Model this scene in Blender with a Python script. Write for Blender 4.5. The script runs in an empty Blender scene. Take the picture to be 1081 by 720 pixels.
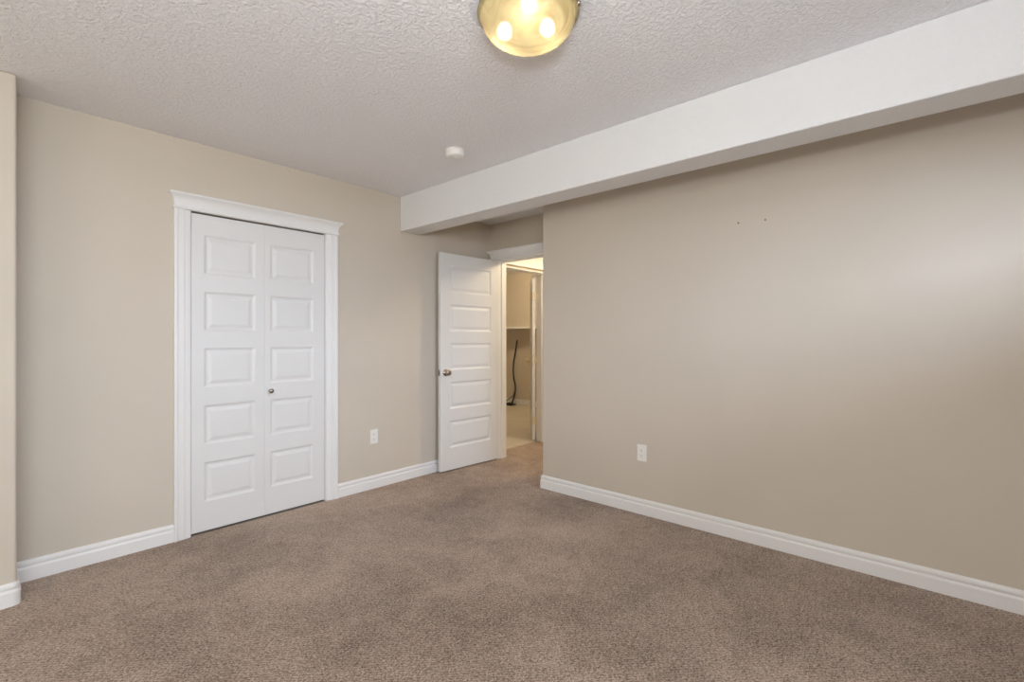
import bpy, bmesh, math
from mathutils import Vector, Matrix

S = bpy.context.scene
COL = S.collection
A = math.radians(41.55)
CA, SA = math.cos(A), math.sin(A)

# ---------------------------------------------------------------- camera
cd = bpy.data.cameras.new('camera')
cam = bpy.data.objects.new('camera', cd)
COL.objects.link(cam)
cam.location = (0, 0, 1.22)
cam.rotation_euler = (math.pi / 2, 0, A - math.pi / 2)
cd.sensor_width = 36
cd.lens = 501.05 / 1081 * 36
cd.shift_y = -2.2 / 1081
cd.clip_start = 0.02
S.camera = cam

# ---------------------------------------------------------------- world, light, exposure
W = bpy.data.worlds.new('daylight')
W.use_nodes = True
W.node_tree.nodes['Background'].inputs[0].default_value = (0.75, 0.85, 1.0, 1)
W.node_tree.nodes['Background'].inputs[1].default_value = 1.0
S.world = W
S.view_settings.view_transform = 'Standard'
S.view_settings.look = 'None'
S.view_settings.exposure = 0.0
S.view_settings.gamma = 1
S.view_settings.use_curve_mapping = False
S.cycles.max_bounces = 10
S.cycles.diffuse_bounces = 8


def area(name, loc, rot, sx, sy, power, color, spread=180):
    l = bpy.data.lights.new(name, 'AREA')
    l.shape = 'RECTANGLE'
    l.size, l.size_y = sx, sy
    l.energy = power
    l.color = color
    l.spread = math.radians(spread)
    o = bpy.data.objects.new(name, l)
    COL.objects.link(o)
    o.location = loc
    o.rotation_euler = rot
    return o


def point(name, loc, power, color, r=0.03):
    l = bpy.data.lights.new(name, 'POINT')
    l.energy = power
    l.color = color
    l.shadow_soft_size = r
    o = bpy.data.objects.new(name, l)
    COL.objects.link(o)
    o.location = loc
    return o


# sky light through the high window; added fills in the two other openings
area('sky_light', (1.5, -2.7, 2.26), (math.radians(76), 0, math.radians(-14)), 2.0, 0.58, 190, (0.82, 0.97, 1.24))
area('fill_light', (-0.9, -1.42, 1.65), (math.radians(94), 0, 0), 1.5, 0.85, 60, (0.95, 1.02, 1.02))  # added soft fill that lifts the left part of the room
area('fill_light', (-2.26, 0.80, 1.50), (math.radians(100), 0, math.radians(-90)), 1.9, 1.15, 25, (1.0, 0.84, 0.64))  # added warm fill from the side, evens out the walls
# added fill with no known source, aimed up to brighten the ceiling
area('ceiling_fill', (0, 0, 1.6), (math.radians(170), 0, math.radians(-45)), .3, .3, 31, (0.92, 1.0, 1.10))
# warm ceiling fixtures of the hall and of the room beyond it
point('hall_lamp', (4.35, 2.40, 2.28), 42, (1.0, 0.80, 0.52), 0.10)
point('far_room_lamp', (5.5, 5.0, 2.36), 34, (1.0, 0.78, 0.48), 0.05)

# ---------------------------------------------------------------- room dimensions
H = 2.438          # ceiling
YW = 3.423         # closet wall face
YW2 = 3.540        # its other face
XR = 3.079         # long right wall face
YR = 2.392         # where the right wall ends
XB, XB2 = 3.520, 3.635   # wall with the bedroom doorway
XM, YM = -2.2, -1.3      # walls behind the camera
XF = 6.65          # far wall of the room beyond


# ---------------------------------------------------------------- materials
def mat(name, col, rough=0.5, metal=0.0, spec=0.5):
    m = bpy.data.materials.new(name)
    m.use_nodes = True
    b = m.node_tree.nodes['Principled BSDF']
    b.inputs['Base Color'].default_value = (*col, 1)
    b.inputs['Roughness'].default_value = rough
    b.inputs['Metallic'].default_value = metal
    b.inputs['Specular IOR Level'].default_value = spec
    return m


def N(m, t, **kw):
    n = m.node_tree.nodes.new(t)
    for k, v in kw.items():
        setattr(n, k, v)
    return n


def L(m, a, b):
    m.node_tree.links.new(a, b)


def coords(m):
    return N(m, 'ShaderNodeTexCoord').outputs['Object']


def bump(m, height, strength, dist, normal=None):
    b = N(m, 'ShaderNodeBump')
    b.inputs['Strength'].default_value = strength
    b.inputs['Distance'].default_value = dist
    L(m, height, b.inputs['Height'])
    if normal:
        L(m, normal, b.inputs['Normal'])
    L(m, b.outputs[0], m.node_tree.nodes['Principled BSDF'].inputs['Normal'])
    return b.outputs[0]


def noise(m, scale, detail=2, rough=0.5, vec=None, dist=0.0):
    n = N(m, 'ShaderNodeTexNoise')
    n.inputs['Scale'].default_value = scale
    n.inputs['Detail'].default_value = detail
    n.inputs['Roughness'].default_value = rough
    n.inputs['Distortion'].default_value = dist
    L(m, vec or coords(m), n.inputs['Vector'])
    return n.outputs['Fac']


def ramp(m, fac, stops):
    r = N(m, 'ShaderNodeValToRGB')
    e = r.color_ramp.elements
    while len(e) < len(stops):
        e.new(0.5)
    for i, (p, c) in enumerate(stops):
        e[i].position = p
        e[i].color = (*c, 1)
    L(m, fac, r.inputs[0])
    return r.outputs[0]


def math_node(m, op, a, b):
    n = N(m, 'ShaderNodeMath', operation=op)
    for i, v in enumerate((a, b)):
        if isinstance(v, (int, float)):
            n.inputs[i].default_value = v
        else:
            L(m, v, n.inputs[i])
    return n.outputs[0]


def wall_paint(name, col):
    m = mat(name, col, 0.62, spec=0.35)
    f = noise(m, 1.3, 2)
    c0 = tuple(c * 0.975 for c in col)
    c1 = tuple(c * 1.025 for c in col)
    L(m, ramp(m, f, [(0.3, c0), (0.7, c1)]), m.node_tree.nodes['Principled BSDF'].inputs['Base Color'])
    bump(m, noise(m, 260, 2), 0.12, 0.0006)
    return m


M_WALL = wall_paint('beige_wall_paint', (0.60, 0.545, 0.466))
M_WHITE = mat('white_trim_paint', (0.80, 0.80, 0.80), 0.38)
bump(M_WHITE, noise(M_WHITE, 180, 1), 0.05, 0.0004)
M_DOOR = mat('white_door_paint', (0.74, 0.745, 0.745), 0.42)
bump(M_DOOR, noise(M_DOOR, 320, 2), 0.06, 0.0004)
M_PLASTIC = mat('white_plastic', (0.82, 0.81, 0.78), 0.35)
M_NICKEL = mat('satin_nickel', (0.42, 0.38, 0.33), 0.24, 1.0)
M_BRASS = mat('warm_brass', (0.78, 0.66, 0.46), 0.35, 1.0)
M_DARK = mat('dark_slot', (0.02, 0.02, 0.02), 0.6)
M_BLACK = mat('black_rubber', (0.018, 0.016, 0.014), 0.45)
M_GAP = mat('closet_interior', (0.25, 0.22, 0.18), 0.8)


def ceiling_mat(name, col, strength, dist):
    m = mat(name, col, 0.85, spec=0.2)
    v = coords(m)
    n1 = noise(m, 62, 3, 0.55, v, 0.6)
    blob = ramp(m, n1, [(0.42, (0, 0, 0)), (0.60, (1, 1, 1))])
    n2 = noise(m, 210, 2, 0.5, v)
    h = math_node(m, 'ADD', blob, math_node(m, 'MULTIPLY', n2, 0.35))
    bump(m, h, strength, dist)
    return m


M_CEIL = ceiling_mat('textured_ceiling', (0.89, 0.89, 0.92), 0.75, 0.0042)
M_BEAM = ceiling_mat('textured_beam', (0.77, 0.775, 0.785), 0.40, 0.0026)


def carpet_mat():
    m = mat('brown_carpet', (0.2, 0.15, 0.12), 1.0, spec=0.0)
    B = m.node_tree.nodes['Principled BSDF']
    B.inputs['Sheen Weight'].default_value = 0.25
    B.inputs['Sheen Roughness'].default_value = 0.5
    v = coords(m)
    # rows of tufts, wandering and broken up
    mp = N(m, 'ShaderNodeMapping')
    mp.inputs['Scale'].default_value = (1.0, 1.7, 1.0)
    L(m, v, mp.inputs['Vector'])
    vo = N(m, 'ShaderNodeTexVoronoi', feature='F1')
    vo.inputs['Scale'].default_value = 115
    L(m, mp.outputs[0], vo.inputs['Vector'])
    fine = noise(m, 260, 2, 0.6, v)
    tuft = noise(m, 105, 3, 0.75, v, 0.4)
    patch = noise(m, 3.2, 3, 0.55, v, 0.8)
    broad = noise(m, 0.9, 1, 0.5, v, 0.3)
    mid = noise(m, 17, 3, 0.6, v, 0.5)
    t = math_node(m, 'ADD', math_node(m, 'MULTIPLY', tuft, 1.0), math_node(m, 'MULTIPLY', fine, 0.45))
    t = math_node(m, 'SUBTRACT', t, math_node(m, 'MULTIPLY', vo.outputs['Distance'], 0.22))
    t = math_node(m, 'ADD', t, math_node(m, 'MULTIPLY', math_node(m, 'SUBTRACT', patch, 0.5), 0.24))
    t = math_node(m, 'ADD', t, math_node(m, 'MULTIPLY', math_node(m, 'SUBTRACT', broad, 0.5), 0.30))
    t = math_node(m, 'ADD', t, math_node(m, 'MULTIPLY', math_node(m, 'SUBTRACT', mid, 0.5), 0.16))
    wv = N(m, 'ShaderNodeTexWave', wave_type='BANDS', bands_direction='DIAGONAL')
    wv.inputs['Scale'].default_value = 34
    wv.inputs['Distortion'].default_value = 5.0
    wv.inputs['Detail'].default_value = 2.0
    wv.inputs['Detail Scale'].default_value = 1.4
    L(m, v, wv.inputs['Vector'])
    t = math_node(m, 'ADD', t, math_node(m, 'MULTIPLY', math_node(m, 'SUBTRACT', wv.outputs['Fac'], 0.5), 0.10))
    c = ramp(m, t, [(0.36, (0.100, 0.061, 0.042)), (0.56, (0.330, 0.238, 0.180)), (0.77, (0.64, 0.51, 0.41))])
    L(m, c, B.inputs['Base Color'])
    h = math_node(m, 'SUBTRACT', math_node(m, 'ADD', tuft, math_node(m, 'MULTIPLY', fine, 0.6)), vo.outputs['Distance'])
    bump(m, h, 0.9, 0.006)
    return m


M_CARPET = carpet_mat()


def vinyl_mat():
    m = mat('pale_vinyl', (0.62, 0.56, 0.47), 0.45)
    br = N(m, 'ShaderNodeTexBrick')
    br.offset = 0.0
    br.inputs['Scale'].default_value = 1.0
    br.inputs['Brick Width'].default_value = 0.41
    br.inputs['Row Height'].default_value = 0.41
    br.inputs['Mortar Size'].default_value = 0.004
    br.inputs['Color1'].default_value = (0.64, 0.58, 0.50, 1)
    br.inputs['Color2'].default_value = (0.60, 0.55, 0.47, 1)
    br.inputs['Mortar'].default_value = (0.42, 0.38, 0.32, 1)
    L(m, coords(m), br.inputs['Vector'])
    L(m, br.outputs['Color'], m.node_tree.nodes['Principled BSDF'].inputs['Base Color'])
    return m


M_VINYL = vinyl_mat()

# frosted alabaster glass: lets bulb light through and scatters part of it
M_GLASS = bpy.data.materials.new('alabaster_glass')
M_GLASS.use_nodes = True
_nt = M_GLASS.node_tree
_nt.nodes.clear()
_out = _nt.nodes.new('ShaderNodeOutputMaterial')
_tl = _nt.nodes.new('ShaderNodeBsdfTranslucent')
_df = _nt.nodes.new('ShaderNodeBsdfPrincipled')
_tr = _nt.nodes.new('ShaderNodeBsdfTransparent')
_m1 = _nt.nodes.new('ShaderNodeMixShader')
_m2 = _nt.nodes.new('ShaderNodeMixShader')
_nz = _nt.nodes.new('ShaderNodeTexNoise')
_rp = _nt.nodes.new('ShaderNodeValToRGB')
_tc = _nt.nodes.new('ShaderNodeTexCoord')
_nz.inputs['Scale'].default_value = 7
_nz.inputs['Distortion'].default_value = 2.0
_rp.color_ramp.elements[0].position = 0.3
_rp.color_ramp.elements[0].color = (0.15, 0.120, 0.066, 1)
_rp.color_ramp.elements[1].position = 0.65
_rp.color_ramp.elements[1].color = (0.24, 0.21, 0.135, 1)
_df.inputs['Roughness'].default_value = 0.15
_tr.inputs[0].default_value = (1.0, 0.95, 0.85, 1)
_m1.inputs[0].default_value = 0.55
_m2.inputs[0].default_value = 0.12
_l = _nt.links
_l.new(_tc.outputs['Object'], _nz.inputs['Vector'])
_l.new(_nz.outputs['Fac'], _rp.inputs[0])
_l.new(_rp.outputs[0], _tl.inputs[0])
_l.new(_rp.outputs[0], _df.inputs['Base Color'])
_l.new(_df.outputs[0], _m1.inputs[1])
_l.new(_tl.outputs[0], _m1.inputs[2])
_l.new(_m1.outputs[0], _m2.inputs[1])
_l.new(_tr.outputs[0], _m2.inputs[2])
_l.new(_m2.outputs[0], _out.inputs[0])


# ---------------------------------------------------------------- mesh helpers
def bx(bm, x0, y0, z0, x1, y1, z1):
    vs = [bm.verts.new((x, y, z)) for x in (x0, x1) for y in (y0, y1) for z in (z0, z1)]
    for f in ((0, 1, 3, 2), (4, 6, 7, 5), (0, 4, 5, 1), (2, 3, 7, 6), (0, 2, 6, 4), (1, 5, 7, 3)):
        bm.faces.new([vs[i] for i in f])


def obj(name, bm, m, parent=None, smooth=False, loc=None, rot=None):
    bmesh.ops.recalc_face_normals(bm, faces=bm.faces)
    me = bpy.data.meshes.new(name)
    bm.to_mesh(me)
    bm.free()
    me.materials.append(m)
    if smooth:
        for p in me.polygons:
            p.use_smooth = True
    o = bpy.data.objects.new(name, me)
    COL.objects.link(o)
    if parent:
        o.parent = parent
    if loc:
        o.location = loc
    if rot:
        o.rotation_euler = rot
    return o


def bevel(o, w, seg=2):
    b = o.modifiers.new('bevel', 'BEVEL')
    b.width = w
    b.segments = seg
    b.limit_method = 'ANGLE'
    return o


def tag(o, label, cat, group=None, kind=None):
    o['label'] = label
    o['category'] = cat
    if group:
        o['group'] = group
    if kind:
        o['kind'] = kind
    return o


def empty(name, loc, rz=0.0):
    o = bpy.data.objects.new(name, None)
    o.empty_display_size = 0.1
    COL.objects.link(o)
    o.location = loc
    o.rotation_euler = (0, 0, rz)
    return o


def lathe(bm, prof, seg=40, axis='Z', at=(0, 0, 0)):
    """prof: list of (radius, height)"""
    rings = []
    for r, h in prof:
        ring = []
        for i in range(seg):
            a = 2 * math.pi * i / seg
            p = (r * math.cos(a), r * math.sin(a), h)
            if axis == 'Y':
                p = (p[0], -p[2], p[1])
            elif axis == 'X':
                p = (-p[2], p[0], p[1])
            ring.append(bm.verts.new((p[0] + at[0], p[1] + at[1], p[2] + at[2])))
        rings.append(ring)
    for a, b in zip(rings, rings[1:]):
        for i in range(seg):
            j = (i + 1) % seg
            bm.faces.new((a[i], a[j], b[j], b[i]))
    bm.faces.new(rings[0])
    bm.faces.new(rings[-1])


def sweep(bm, path, prof, side=1):
    """profile (offset, z) swept along a flat path with mitred corners"""
    P = [Vector(p) for p in path]
    nr = []
    for i in range(len(P)):
        ns = []
        if i > 0:
            d = (P[i] - P[i - 1]).normalized()
            ns.append(Vector((-d.y, d.x)) * side)
        if i < len(P) - 1:
            d = (P[i + 1] - P[i]).normalized()
            ns.append(Vector((-d.y, d.x)) * side)
        if len(ns) == 2:
            n = (ns[0] + ns[1]).normalized()
            n = n / max(0.2, n.dot(ns[0]))
        else:
            n = ns[0]
        nr.append(n)
    rows = [[bm.verts.new((p.x + n.x * o, p.y + n.y * o, z)) for o, z in prof] for p, n in zip(P, nr)]
    k = len(prof)
    for a, b in zip(rows, rows[1:]):
        for i in range(k):
            j = (i + 1) % k
            bm.faces.new((a[i], a[j], b[j], b[i]))
    bm.faces.new(rows[0])
    bm.faces.new(rows[-1])


# ---------------------------------------------------------------- floor, ceiling, walls
bm = bmesh.new()
bx(bm, XM - .1, YM - .1, -0.05, XB2, YW, 0)
bx(bm, XB2, 1.2, -0.05, 5.7, YW, 0)
bx(bm, 3.69, YW, -0.05, 4.45, 3.53, 0)
o = tag(obj('floor', bm, M_CARPET), 'brown cut pile carpet running through the bedroom and out of its doorway', 'carpet', kind='structure')

bm = bmesh.new()
bx(bm, 3.69, 3.53, -0.05, 4.45, YW2, -0.002)
bx(bm, 2.9, YW2, -0.05, XF + .1, 6.9, -0.002)
tag(obj('floor', bm, M_VINYL), 'pale smooth floor of the room beyond the bedroom doorway', 'floor', kind='structure')

bm = bmesh.new()
bx(bm, XM - .1, YM - .1, H, XF + .1, 6.9, H + .06)
tag(obj('ceiling', bm, M_CEIL), 'white ceiling with a stippled texture', 'ceiling', kind='structure')

bm = bmesh.new()
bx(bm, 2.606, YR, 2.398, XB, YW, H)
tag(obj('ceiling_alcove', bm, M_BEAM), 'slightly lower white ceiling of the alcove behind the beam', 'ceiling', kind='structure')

# closet wall, goes on behind the bedroom door as the hall wall; two openings
CX0, CX1, CZ = 0.873, 1.745, 2.010
DX0, DX1, DZ = 3.69, 4.45, 2.000
bm = bmesh.new()
bx(bm, XM - .1, YW, 0, CX0, YW2, H)
bx(bm, CX0, YW, CZ, CX1, YW2, H)
bx(bm, CX1, YW, 0, DX0, YW2, H)
bx(bm, DX0, YW, DZ, DX1, YW2, H)
bx(bm, DX1, YW, 0, XF, YW2, H)
tag(obj('wall_left', bm, M_WALL), 'beige wall holding the white double closet door', 'wall', kind='structure')

# shallow wall projection at the far left of the view
bm = bmesh.new()
bx(bm, XM, 3.155, 0, 0.123, YW, H)
tag(bevel(obj('wall_projection', bm, M_WALL), 0.012, 3), 'shallow beige wall projection at the left edge of the photo', 'wall', kind='structure')

# long right wall and its short return into the alcove
bm = bmesh.new()
bx(bm, XR, YM - .1, 0, XR + .11, YR, H)
bx(bm, XR + .11, YR - .11, 0, XB2, YR, H)
tag(bevel(obj('wall_right', bm, M_WALL), 0.006, 2), 'long plain beige wall under the ceiling beam', 'wall', kind='structure')

# wall with the bedroom doorway
OY0, OY1, OZ = 2.565, 3.315, 2.022
bm = bmesh.new()
bx(bm, XB, YR, 0, XB2, OY0, H)
bx(bm, XB, OY0, OZ, XB2, OY1, H)
bx(bm, XB, OY1, 0, XB2, YW, H)
tag(obj('wall_back', bm, M_WALL), 'beige alcove wall around the open bedroom doorway', 'wall', kind='structure')

# hall and far room shell
bm = bmesh.new()
bx(bm, XB2, 1.1, 0, 5.8, 1.2, H)
bx(bm, 5.7, 1.2, 0, 5.8, YW, H)
tag(obj('wall_hall', bm, M_WALL), 'beige wall of the hall outside the bedroom doorway', 'wall', kind='structure')
bm = bmesh.new()
bx(bm, XF, YW2, 0, XF + .1, 6.9, H)
bx(bm, 2.8, YW2, 0, 2.9, 6.9, H)
bx(bm, 2.9, 6.8, 0, XF, 6.9, H)
tag(obj('wall_far', bm, M_WALL), 'beige wall seen deep inside the room beyond the doorway', 'wall', kind='structure')

# closet shell
bm = bmesh.new()
bx(bm, CX0 - .3, YW2, 0, CX0 - .25, 4.2, H)
bx(bm, CX1 + .25, YW2, 0, CX1 + .3, 4.2, H)
bx(bm, CX0 - .3, 4.2, 0, CX1 + .3, 4.25, H)
bx(bm, CX0 - .25, YW2, -0.05, CX1 + .25, 4.2, 0)
bx(bm, CX0, YW, -0.05, CX1, YW2, 0)
tag(obj('wall_closet', bm, M_GAP), 'dark closet interior behind the double closet door', 'closet', kind='structure')

# walls behind the camera: the high window and two openings added for fills
WX0, WX1, WZ0, WZ1 = 0.85, 2.35, 1.72, 2.12
UX0, UX1, UZ0 = -1.7, -0.1, 1.20
VZ0, VZ1 = 0.90, 2.10
bm = bmesh.new()
bx(bm, XM - .1, YM - .1, 0, UX0, YM, H)
bx(bm, UX0, YM - .1, 0, UX1, YM, UZ0)
bx(bm, UX1, YM - .1, 0, WX0, YM, WZ1)
bx(bm, WX1, YM - .1, 0, XR, YM, H)
bx(bm, WX0, YM - .1, 0, WX1, YM, WZ0)
bx(bm, UX0, YM - .1, WZ1, WX1, YM, H)
tag(obj('wall_window', bm, M_WALL), 'beige window wall behind the camera', 'wall', kind='structure')
VY0, VY1 = -0.2, 1.8
bm = bmesh.new()
bx(bm, XM - .1, YM, 0, XM, VY0, H)
bx(bm, XM - .1, VY1, 0, XM, YW, H)
bx(bm, XM - .1, VY0, 0, XM, VY1, VZ0)
bx(bm, XM - .1, VY0, VZ1, XM, VY1, H)
tag(obj('wall_near', bm, M_WALL), 'beige side wall behind the camera', 'wall', kind='structure')


def window_frame(bm, horizontal, a0, a1, z0, z1, p0, p1):
    t = 0.045

    def b(u0, v0, u1, v1):
        if horizontal:
            bx(bm, u0, p0, v0, u1, p1, v1)
        else:
            bx(bm, p0, u0, v0, p1, u1, v1)
    b(a0, z0, a1, z0 + t)
    b(a0, z1 - t, a1, z1)
    b(a0, z0 + t, a0 + t, z1 - t)
    b(a1 - t, z0 + t, a1, z1 - t)
    mid = (a0 + a1) / 2
    b(mid - t / 2, z0 + t, mid + t / 2, z1 - t)


bm = bmesh.new()
window_frame(bm, True, WX0, WX1, WZ0, WZ1, YM - .08, YM - .03)
tag(obj('window_1', bm, M_WHITE), 'white window frame behind the camera', 'window', kind='structure')
bm = bmesh.new()
window_frame(bm, True, UX0, UX1, UZ0, WZ1, YM - .08, YM - .03)  # unseen window, added to carry the soft left fill
tag(obj('added_window_3', bm, M_WHITE), 'taller white window frame added behind the camera to hold a fill light', 'window', kind='structure')
bm = bmesh.new()
window_frame(bm, False, VY0, VY1, VZ0, VZ1, XM - .08, XM - .03)  # unseen window, added to carry the warm side fill
tag(obj('added_window_2', bm, M_WHITE), 'white window frame added in the side wall behind the camera for a fill light', 'window', kind='structure')

# dropped beam
bm = bmesh.new()
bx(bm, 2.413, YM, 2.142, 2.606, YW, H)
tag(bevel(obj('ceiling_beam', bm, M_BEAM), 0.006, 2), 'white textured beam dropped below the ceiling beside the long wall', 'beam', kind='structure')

# ---------------------------------------------------------------- baseboards
BASE = [(0, 0), (.015, 0), (.015, .062), (.0135, .067), (.0095, .070), (.0085, .076), (.0115, .081), (.0125, .087),
        (.0115, .095), (.0085, .101), (.004, .105), (0, .105)]


def baseboard(name, path, label, side=1):
    b = bmesh.new()
    sweep(b, path, BASE, side)
    return tag(obj(name, b, M_WHITE), label, 'baseboard', kind='structure')


baseboard('baseboard_left', [(0.123, YW), (0.787, YW)], 'white baseboard between the wall projection and the closet door', -1)
baseboard('baseboard_left', [(1.837, YW), (XB, YW), (XB, OY1 + .088)], 'white baseboard between the closet door and the open bedroom door', -1)
# rounded corner of the projection
cr = [(0.123 - 0.02 + 0.02 * math.sin(t * math.pi / 10), 3.155 + 0.02 - 0.02 * math.cos(t * math.pi / 10)) for t in range(6)]
baseboard('baseboard_projection', [(XM, 3.155)] + cr + [(0.123, YW)], 'white baseboard wrapped round the wall projection at far left', -1)
baseboard('baseboard_right', [(XR, YM), (XR, YR), (XB, YR), (XB, OY0 - .088)], 'white baseboard along the long right wall', 1)
baseboard('baseboard_far', [(XF, YW2), (XF, 6.8)], 'white baseboard on the far wall beyond the doorway', 1)

# ---------------------------------------------------------------- casings and headers
CAS = [(0, 0), (0, .020), (.004, .022), (.016, .022), (.021, .017), (.026, .0165), (.052, .0155), (.057, .012),
       (.064, .012), (.074, .0105), (.085, .009), (.088, .007), (.088, 0)]   # from the outer edge inwards


def casing_bm(bm, org, along, out, z0, z1, flip=False):
    """org = outer edge on the wall, along = towards the opening, out = away from the wall"""
    rows = []
    for z in (z0, z1):
        rows.append([bm.verts.new((org[0] + along[0] * u + out[0] * d, org[1] + along[1] * u + out[1] * d, z)) for u, d in CAS])
    k = len(CAS)
    for i in range(k):
        j = (i + 1) % k
        bm.faces.new((rows[0][i], rows[0][j], rows[1][j], rows[1][i]))
    bm.faces.new(rows[0])
    bm.faces.new(rows[1])


HEAD = [(0.0, .026), (.004, .030), (.010, .030), (.014, .025), (.022, .023), (.040, .024), (.055, .027), (.068, .033),
        (.078, .041), (.084, .048), (.087, .050), (.095, .050), (.098, .047)]   # (height, outward offset)


def header_bm(bm, a0, a1, axis, wall, out, z0, hs=1.0):
    rings = []
    for h, e in HEAD:
        k = e - .022
        w = wall + out * e
        if axis == 'X':
            pts = [(a0 - k, wall), (a0 - k, w), (a1 + k, w), (a1 + k, wall)]
        else:
            pts = [(wall, a0 - k), (w, a0 - k), (w, a1 + k), (wall, a1 + k)]
        rings.append([bm.verts.new((p[0], p[1], z0 + h * hs)) for p in pts])
    for a, b in zip(rings, rings[1:]):
        for i in range(4):
            j = (i + 1) % 4
            bm.faces.new((a[i], a[j], b[j], b[i]))
    bm.faces.new(rings[0])
    bm.faces.new(rings[-1])


# closet trim
t = empty('trim_1', (0, 0, 0))
tag(t, 'white moulded casing and crown header around the closet door', 'door trim', kind='structure')
for x, d in ((0.787, 1), (1.834, -1)):
    bm = bmesh.new()
    casing_bm(bm, (x, YW), (d, 0), (0, -1), 0, 2.012)
    obj('casing', bm, M_WHITE, t)
bm = bmesh.new()
header_bm(bm, 0.787, 1.834, 'X', YW, -1, 2.008)
obj('header', bm, M_WHITE, t)
bm = bmesh.new()
bx(bm, CX0, YW, 0, CX0 + .004, YW2, CZ)
bx(bm, CX1 - .004, YW, 0, CX1, YW2, CZ)
obj('jamb', bm, M_WHITE, t)

# bedroom doorway trim
t = empty('trim_2', (0, 0, 0))
tag(t, 'white casing and crown header around the open bedroom doorway', 'door trim', kind='structure')
for y, d in ((OY1 + .080, -1), (OY0 - .080, 1)):
    bm = bmesh.new()
    casing_bm(bm, (XB, y), (0, d), (-1, 0), 0, 2.022)
    obj('casing', bm, M_WHITE, t)
    bm = bmesh.new()
    casing_bm(bm, (XB2, y), (0, d), (1, 0), 0, 2.022)
    obj('casing', bm, M_WHITE, t)
bm = bmesh.new()
header_bm(bm, OY0 - .080, OY1 + .080, 'Y', XB, -1, 2.018)
obj('header', bm, M_WHITE, t)
bm = bmesh.new()
header_bm(bm, OY0 - .080, OY1 + .080, 'Y', XB2, 1, 2.018)
obj('header', bm, M_WHITE, t)
bm = bmesh.new()
bx(bm, XB - .002, OY1 - .012, 0, XB2 + .002, OY1, OZ)
bx(bm, XB - .002, OY0, 0, XB2 + .002, OY0 + .012, OZ)
bx(bm, XB - .002, OY0 + .012, OZ - .012, XB2 + .002, OY1 - .012, OZ)
bx(bm, XB + .040, OY1 - .022, 0, XB + .075, OY1 - .012, OZ - .012)
bx(bm, XB + .040, OY0 + .012, 0, XB + .075, OY0 + .022, OZ - .012)
bx(bm, XB + .040, OY0 + .022, OZ - .022, XB + .075, OY1 - .022, OZ - .012)
obj('jamb', bm, M_WHITE, t)

# hall doorway trim
t = empty('trim_3', (0, 0, 0))
tag(t, 'cream lit casing of the second doorway seen through the first', 'door trim', kind='structure')
for x, d in ((DX0 - .080, 1), (DX1 + .080, -1)):
    bm = bmesh.new()
    casing_bm(bm, (x, YW), (d, 0), (0, -1), 0, 2.022)
    obj('casing', bm, M_WHITE, t)
bm = bmesh.new()
header_bm(bm, DX0 - .055, DX1 + .080, 'X', YW, -1, 2.020, 1.5)
obj('header', bm, M_WHITE, t)
bm = bmesh.new()
bx(bm, DX0, YW - .002, 0, DX0 + .012, YW2 + .002, DZ)
bx(bm, DX1 - .012, YW - .002, 0, DX1, YW2 + .002, DZ)
bx(bm, DX0 + .012, YW - .002, DZ - .012, DX1 - .012, YW2 + .002, DZ)
bx(bm, DX1 - .022, YW + .035, 0, DX1 - .012, YW + .070, DZ - .012)
bx(bm, DX0 + .012, YW + .035, DZ - .022, DX1 - .022, YW + .070, DZ - .012)
obj('jamb', bm, M_WHITE, t)

# ---------------------------------------------------------------- panelled doors
ROWS = [(0.205, 0.452), (0.563, 0.810), (0.921, 1.168), (1.279, 1.526), (1.637, 1.884)]
RING = [(0.0, 0.0), (.006, -.004), (.013, -.0075), (.020, -.0080), (.026, -.0070), (.040, -.0030), (.046, -.0022)]


def door_leaf_bm(w, h, t, x0, x1, rows, both=False):
    """leaf from x=0..w, z=0..h; front face at y=0 facing -Y, back at y=t"""
    bm = bmesh.new()
    xs = [0, x0, x1, w]
    zs = [0] + [z for r in rows for z in r] + [h]

    def face_side(y, s, panels):
        g = {(i, j): bm.verts.new((x, y, z)) for i, x in enumerate(xs) for j, z in enumerate(zs)}
        for i in range(3):
            for j in range(len(zs) - 1):
                if panels and i == 1 and j % 2 == 1:
                    prev = [g[i, j], g[i + 1, j], g[i + 1, j + 1], g[i, j + 1]]
                    for ins, dp in RING[1:]:
                        a0, a1, b0, b1 = xs[1] + ins, xs[2] - ins, zs[j] + ins, zs[j + 1] - ins
                        cur = [bm.verts.new((a, y - s * dp, b)) for a, b in ((a0, b0), (a1, b0), (a1, b1), (a0, b1))]
                        for k in range(4):
                            bm.faces.new((prev[k], prev[(k + 1) % 4], cur[(k + 1) % 4], cur[k]))
                        prev = cur
                    bm.faces.new(prev)
                else:
                    bm.faces.new((g[i, j], g[i + 1, j], g[i + 1, j + 1], g[i, j + 1]))
        return g
    # s = +1 : recess goes towards +y
    f = face_side(0, 1, True)
    b = face_side(t, -1, both)
    n, m_ = len(xs) - 1, len(zs) - 1
    for j in range(m_):
        bm.faces.new((f[0, j], f[0, j + 1], b[0, j + 1], b[0, j]))
        bm.faces.new((f[n, j], f[n, j + 1], b[n, j + 1], b[n, j]))
    for i in range(n):
        bm.faces.new((f[i, 0], f[i + 1, 0], b[i + 1, 0], b[i, 0]))
        bm.faces.new((f[i, m_], f[i + 1, m_], b[i + 1, m_], b[i, m_]))
    return bm


def hinge_bm():
    bm = bmesh.new()
    lathe(bm, [(.006, -.045), (.006, .045)], 12)
    bx(bm, -.001, .0, -.044, .001, .030, .044)
    return bm


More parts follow.
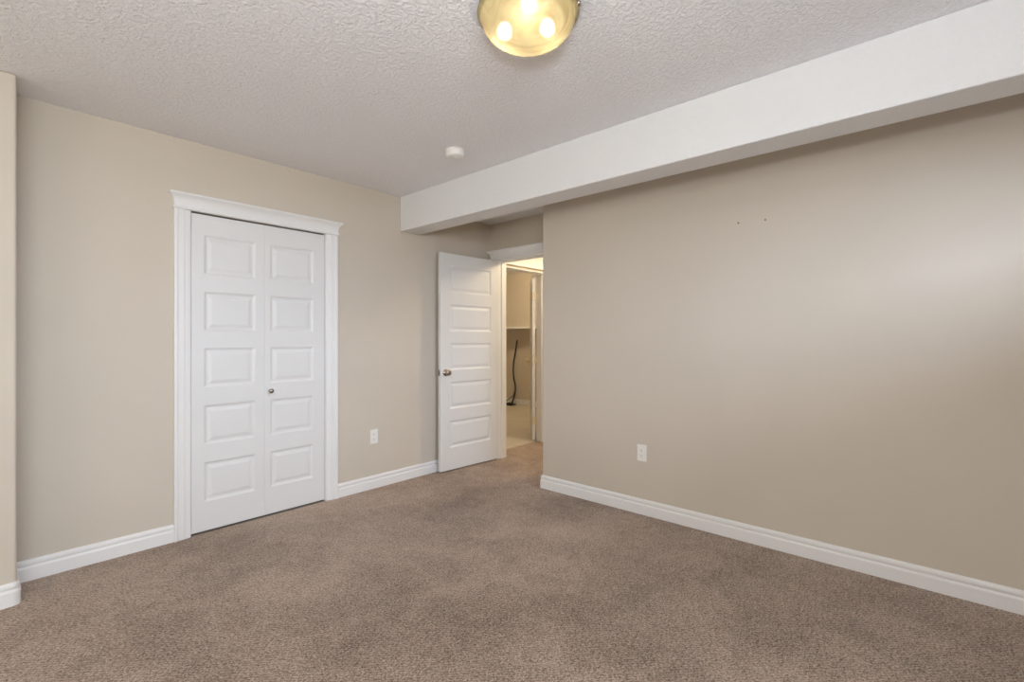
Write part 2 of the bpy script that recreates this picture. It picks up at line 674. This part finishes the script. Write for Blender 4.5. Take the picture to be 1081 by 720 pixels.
# closet bifold
LW = (CX1 - CX0 - .0125) / 2
d1 = empty('door_1', (CX0 + .006, YW + .004, 0))
tag(d1, 'closed white bifold closet door with ten raised panels and one small knob', 'door', kind='structure')
for i in range(2):
    lb = door_leaf_bm(LW - .0002, 1.988, .032, .070 if i == 0 else .038, LW - (.058 if i == 0 else .086), [(a - q, b - q) for (a, b), q in zip(ROWS, (.022, .020, .018, .021, .024))])
    lf = bevel(obj('door_leaf', lb, M_DOOR, d1, loc=(i * (LW + .0003), 0, .012)), .0010, 1)
bm = bmesh.new()
lathe(bm, [(.006, 0), (.0085, .001), (.0065, .004), (.006, .012), (.009, .016), (.0145, .021), (.0165, .027), (.0145, .033),
           (.008, .037), (.002, .038)], 24, 'Y')
kn = obj('knob', bm, M_NICKEL, lf, smooth=True, loc=(.036, 0, .850))
kn['label'] = 'small satin metal knob'

# bedroom door, hinged in the doorway and folded back against the closet wall
LEAD = Vector((2.784, 3.332))
HING = Vector((3.512, 3.292))
dd = LEAD - HING
DW = dd.length
d2 = empty('door_2', (LEAD.x, LEAD.y, 0), math.atan2(-dd.y, -dd.x))
tag(d2, 'open white five panel bedroom door standing in front of the closet wall', 'door', kind='structure')
lf = bevel(obj('door_leaf', door_leaf_bm(DW, 1.995, .035, .105, DW - .105, ROWS, True), M_DOOR, d2, loc=(0, 0, .012)), .0016, 2)
KNOB = [(.033, 0), (.033, .003), (.029, .008), (.013, .011), (.0115, .020), (.014, .026), (.024, .033), (.0275, .041),
        (.0265, .049), (.020, .055), (.008, .058), (.002, .0582)]
bm = bmesh.new()
lathe(bm, KNOB, 32, 'Y')
o = obj('knob', bm, M_NICKEL, lf, smooth=True, loc=(.060, 0, .900))
bm = bmesh.new()
lathe(bm, [(r, h * .8) for r, h in KNOB], 32, 'Y')
o = obj('knob', bm, M_NICKEL, lf, smooth=True, loc=(.060, .035, .900), rot=(0, 0, math.pi))
bm = bmesh.new()
bx(bm, -.0012, .006, -.028, .0005, .029, .028)
bx(bm, -.011, .012, -.009, 0, .023, .009)
o = obj('latch', bm, M_NICKEL, lf, loc=(0, 0, .900))
for z in (.20, 1.0, 1.80):
    o = obj('hinge', hinge_bm(), M_NICKEL, lf, loc=(DW + .003, .037, z))

# second door, wide open in the room beyond, seen nearly edge on
d3 = empty('door_3', (DX1 - .020, YW2 + .012, 0), A + math.pi)
tag(d3, 'cream lit door seen nearly edge on inside the second doorway', 'door', kind='structure')
FW = 0.735
# leaf runs from the hinge along the viewing direction; front face (-Y local) faces right, back faces left
lf = bevel(obj('door_leaf', door_leaf_bm(FW, 1.965, .035, .11, FW - .11, ROWS, True), M_DOOR, d3, loc=(-FW, -.038, .012)), .0016, 2)
bm = bmesh.new()
lathe(bm, KNOB, 24, 'Y')
obj('knob', bm, M_BRASS, lf, smooth=True, loc=(.060, 0, .915))
bm = bmesh.new()
lathe(bm, KNOB, 24, 'Y')
obj('knob', bm, M_BRASS, lf, smooth=True, loc=(.060, .035, .915), rot=(0, 0, math.pi))
for z in (.24, .97, 1.72):
    bm = bmesh.new()
    lathe(bm, [(.007, -.045), (.007, .045)], 12)
    bx(bm, -.001, -.030, -.044, .0015, .0, .044)
    bx(bm, .004, -.004, -.044, .030, -.001, .044)
    obj('hinge', bm, M_BRASS, lf, loc=(FW + .004, .034, z))

# ---------------------------------------------------------------- outlets
def outlet(loc, rz, label):
    r = empty('electrical_outlet', loc, rz)
    tag(r, label, 'outlet', 'wall outlets')
    b = bmesh.new()
    bx(b, -.035, -.006, -.0575, .035, 0, .0575)
    bevel(obj('cover_plate', b, M_PLASTIC, r), .0035, 3)
    for z in (.0195, -.0195):
        b = bmesh.new()
        n = 20
        f0, f1 = [], []
        for i in range(n):
            a = 2 * math.pi * i / n
            x = max(-.0145, min(.0145, .0172 * math.cos(a)))
            f0.append(b.verts.new((x, -.005, .0145 * math.sin(a))))
            f1.append(b.verts.new((x, -.0085, .0145 * math.sin(a))))
        for i in range(n):
            j = (i + 1) % n
            b.faces.new((f0[i], f0[j], f1[j], f1[i]))
        b.faces.new(f1)
        b.faces.new(f0)
        rc = obj('receptacle', b, M_PLASTIC, r, loc=(0, 0, z))
        b = bmesh.new()
        bx(b, -.0075, -.0088, -.001, -.0052, -.0078, .0075)
        bx(b, .0052, -.0088, -.001, .0072, -.0078, .0065)
        lathe(b, [(.0024, .0078), (.0024, .0088)], 10, 'Y', at=(0, 0, -.0075))
        obj('slot', b, M_DARK, rc)
    b = bmesh.new()
    lathe(b, [(.0032, .0055), (.0032, .0072), (.0015, .0078)], 14, 'Y')
    obj('screw', b, M_PLASTIC, r)
    return r


outlet((2.156, YW, .422), 0, 'white duplex outlet low on the closet wall, left of the open door')
outlet((XR, 1.517, .425), math.radians(-90), 'white duplex outlet low on the long right wall')

# ---------------------------------------------------------------- holes left in the right wall
for y, z in ((0.886, 1.926), (0.737, 1.921)):
    b = bmesh.new()
    lathe(b, [(.0056, -.004), (.0056, .0012), (.0042, .0018), (.0015, .0012)], 14, 'X')
    tag(obj('wall_anchor', b, mat('grey_anchor', (.20, .18, .16), .6), loc=(XR, y, z)),
        'small grey anchor in the right wall, ' + ('the left one of the pair' if y > .8 else 'the right one of the pair'), 'wall anchor', 'anchors in the right wall')

# ---------------------------------------------------------------- smoke detector
r = empty('smoke_detector', (2.052, 2.311, H))
tag(r, 'round white smoke detector on the ceiling near the beam', 'smoke detector')
b = bmesh.new()
lathe(b, [(.062, 0), (.062, -.006), (.059, -.008)], 40)
obj('base', b, M_PLASTIC, r)
b = bmesh.new()
lathe(b, [(.058, -.007), (.060, -.010), (.060, -.032), (.057, -.040), (.049, -.045), (.030, -.047), (.028, -.044), (.024, -.044), (.022, -.048), (.004, -.049)], 40)
obj('cover', b, M_PLASTIC, r, smooth=False)
b = bmesh.new()
lathe(b, [(.007, -.0485), (.007, -.051), (.004, -.052)], 16)
obj('test_button', b, M_PLASTIC, r)

# ---------------------------------------------------------------- ceiling light
LX, LY = 1.336, 1.106
r = empty('ceiling_light', (LX, LY, H))
tag(r, 'round alabaster glass bowl ceiling light with its bulbs lit', 'ceiling light')
b = bmesh.new()
lathe(b, [(.178, 0), (.178, -.036), (.172, -.040)], 64)
obj('pan', b, mat('brushed_pan', (.03, .026, .02), .6), r)
b = bmesh.new()
prof = [(.186, -.034), (.184, -.038), (.176, -.042)]
for i in range(1, 15):
    a = i / 14 * math.pi / 2
    prof.append((.172 * math.cos(a) + .0005, -.042 - .104 * math.sin(a)))
seg = 64
rings = []
for rr, zz in prof:
    rings.append([b.verts.new((rr * math.cos(2 * math.pi * i / seg), rr * math.sin(2 * math.pi * i / seg), zz)) for i in range(seg)])
for a_, c_ in zip(rings, rings[1:]):
    for i in range(seg):
        j = (i + 1) % seg
        b.faces.new((a_[i], a_[j], c_[j], c_[i]))
b.faces.new(rings[-1])
obj('glass_bowl', b, M_GLASS, r, smooth=True)
M_BULB = bpy.data.materials.new('lit_bulb')
M_BULB.use_nodes = True
pb = M_BULB.node_tree.nodes['Principled BSDF']
pb.inputs['Emission Color'].default_value = (1.0, 0.86, 0.62, 1)
pb.inputs['Emission Strength'].default_value = 12
for du, dl in ((.046, -.086), (.026, .073), (-.106, .0)):
    px, py = CA * du + SA * dl, SA * du - CA * dl
    b = bmesh.new()
    lathe(b, [(.012, -.022), (.014, -.034), (.024, -.050), (.029, -.066), (.026, -.082), (.014, -.092), (.003, -.095)], 20)
    obj('bulb', b, M_BULB, r, smooth=True, loc=(px, py, 0))
    p = point('bulb_light', (LX + px * 0.9, LY + py * 0.9, H - .080), 6.0, (1.0, 0.88, 0.66), 0.028)
for k in range(3):
    a = math.radians(109.6 + 120 * k)
    du, dl = math.cos(a) * .187, math.sin(a) * .187
    px, py = CA * du + SA * dl, SA * du - CA * dl
    b = bmesh.new()
    lathe(b, [(.004, 0), (.004, -.030), (.009, -.032), (.010, -.038), (.007, -.043), (.002, -.045)], 16)
    o = obj('finial', b, M_NICKEL, r, smooth=True, loc=(px, py, 0))

# ---------------------------------------------------------------- things in the room beyond
b = bmesh.new()
pts = [(XF, 4.9), (XF - .20, 4.9), (XF - .50, 6.5), (XF, 6.5)]
lo = [b.verts.new((x, y, 1.405)) for x, y in pts]
hi = [b.verts.new((x, y, 1.435)) for x, y in pts]
for i in range(4):
    j = (i + 1) % 4
    b.faces.new((lo[i], lo[j], hi[j], hi[i]))
b.faces.new(lo)
b.faces.new(hi)
tag(obj('wall_shelf', b, M_WHITE), 'pale shelf across the far wall beyond the doorway', 'shelf')


def tube(name, pts, rad, m, parent=None):
    cu = bpy.data.curves.new(name, 'CURVE')
    cu.dimensions = '3D'
    cu.bevel_depth = rad
    cu.bevel_resolution = 4
    sp = cu.splines.new('BEZIER')
    sp.bezier_points.add(len(pts) - 1)
    for q, p in zip(sp.bezier_points, pts):
        q.co = p
        q.handle_left_type = q.handle_right_type = 'AUTO'
    o = bpy.data.objects.new(name, cu)
    dg = bpy.context.evaluated_depsgraph_get()
    COL.objects.link(o)
    dg.update()
    me = bpy.data.meshes.new_from_object(o.evaluated_get(dg))
    COL.objects.unlink(o)
    bpy.data.objects.remove(o)
    me.materials.clear()
    me.materials.append(m)
    for pl in me.polygons:
        pl.use_smooth = True
    n = bpy.data.objects.new(name, me)
    COL.objects.link(n)
    if parent:
        n.parent = parent
    return n


def at(px, py, X):
    """point on the plane x=X seen at a photo pixel"""
    q = (px - 540.5) / 501.05
    d = X / (CA + q * SA)
    return Vector((X, d * (SA - q * CA), 1.22 - (py - 357.8) * d / 501.05))


root = empty('utility_hose', at(538, 429, XF - .12))
root.location.z = 0
inv = Matrix.Translation(root.location).inverted()
hp = [inv @ at(px, py, XF - dx) for px, py, dx in ((546, 359, .03), (544, 372, .05), (542, 385, .06), (542.2, 398, .07), (544, 408, .08), (543.5, 416, .09), (541, 424, .10), (539.5, 427.5, .11))]
tube('hose', hp, .014, M_BLACK, root)
hp = [inv @ at(px, py, XF - dx) for px, py, dx in ((543.6, 412, .12), (541.5, 418, .14), (537.5, 421, .15), (533.5, 424, .16), (530, 427, .17))]
tube('branch_hose', hp, .009, mat('grey_rubber', (.09, .085, .07), .5), root)
b = bmesh.new()
bx(b, -.07, -.10, 0, .07, .09, .025)
bx(b, -.045, -.06, .025, .045, .06, .042)
bevel(obj('foot_block', b, M_BLACK, root), .006, 2)
tag(root, 'black hose hanging down the far wall to a black block on the floor', 'hose')
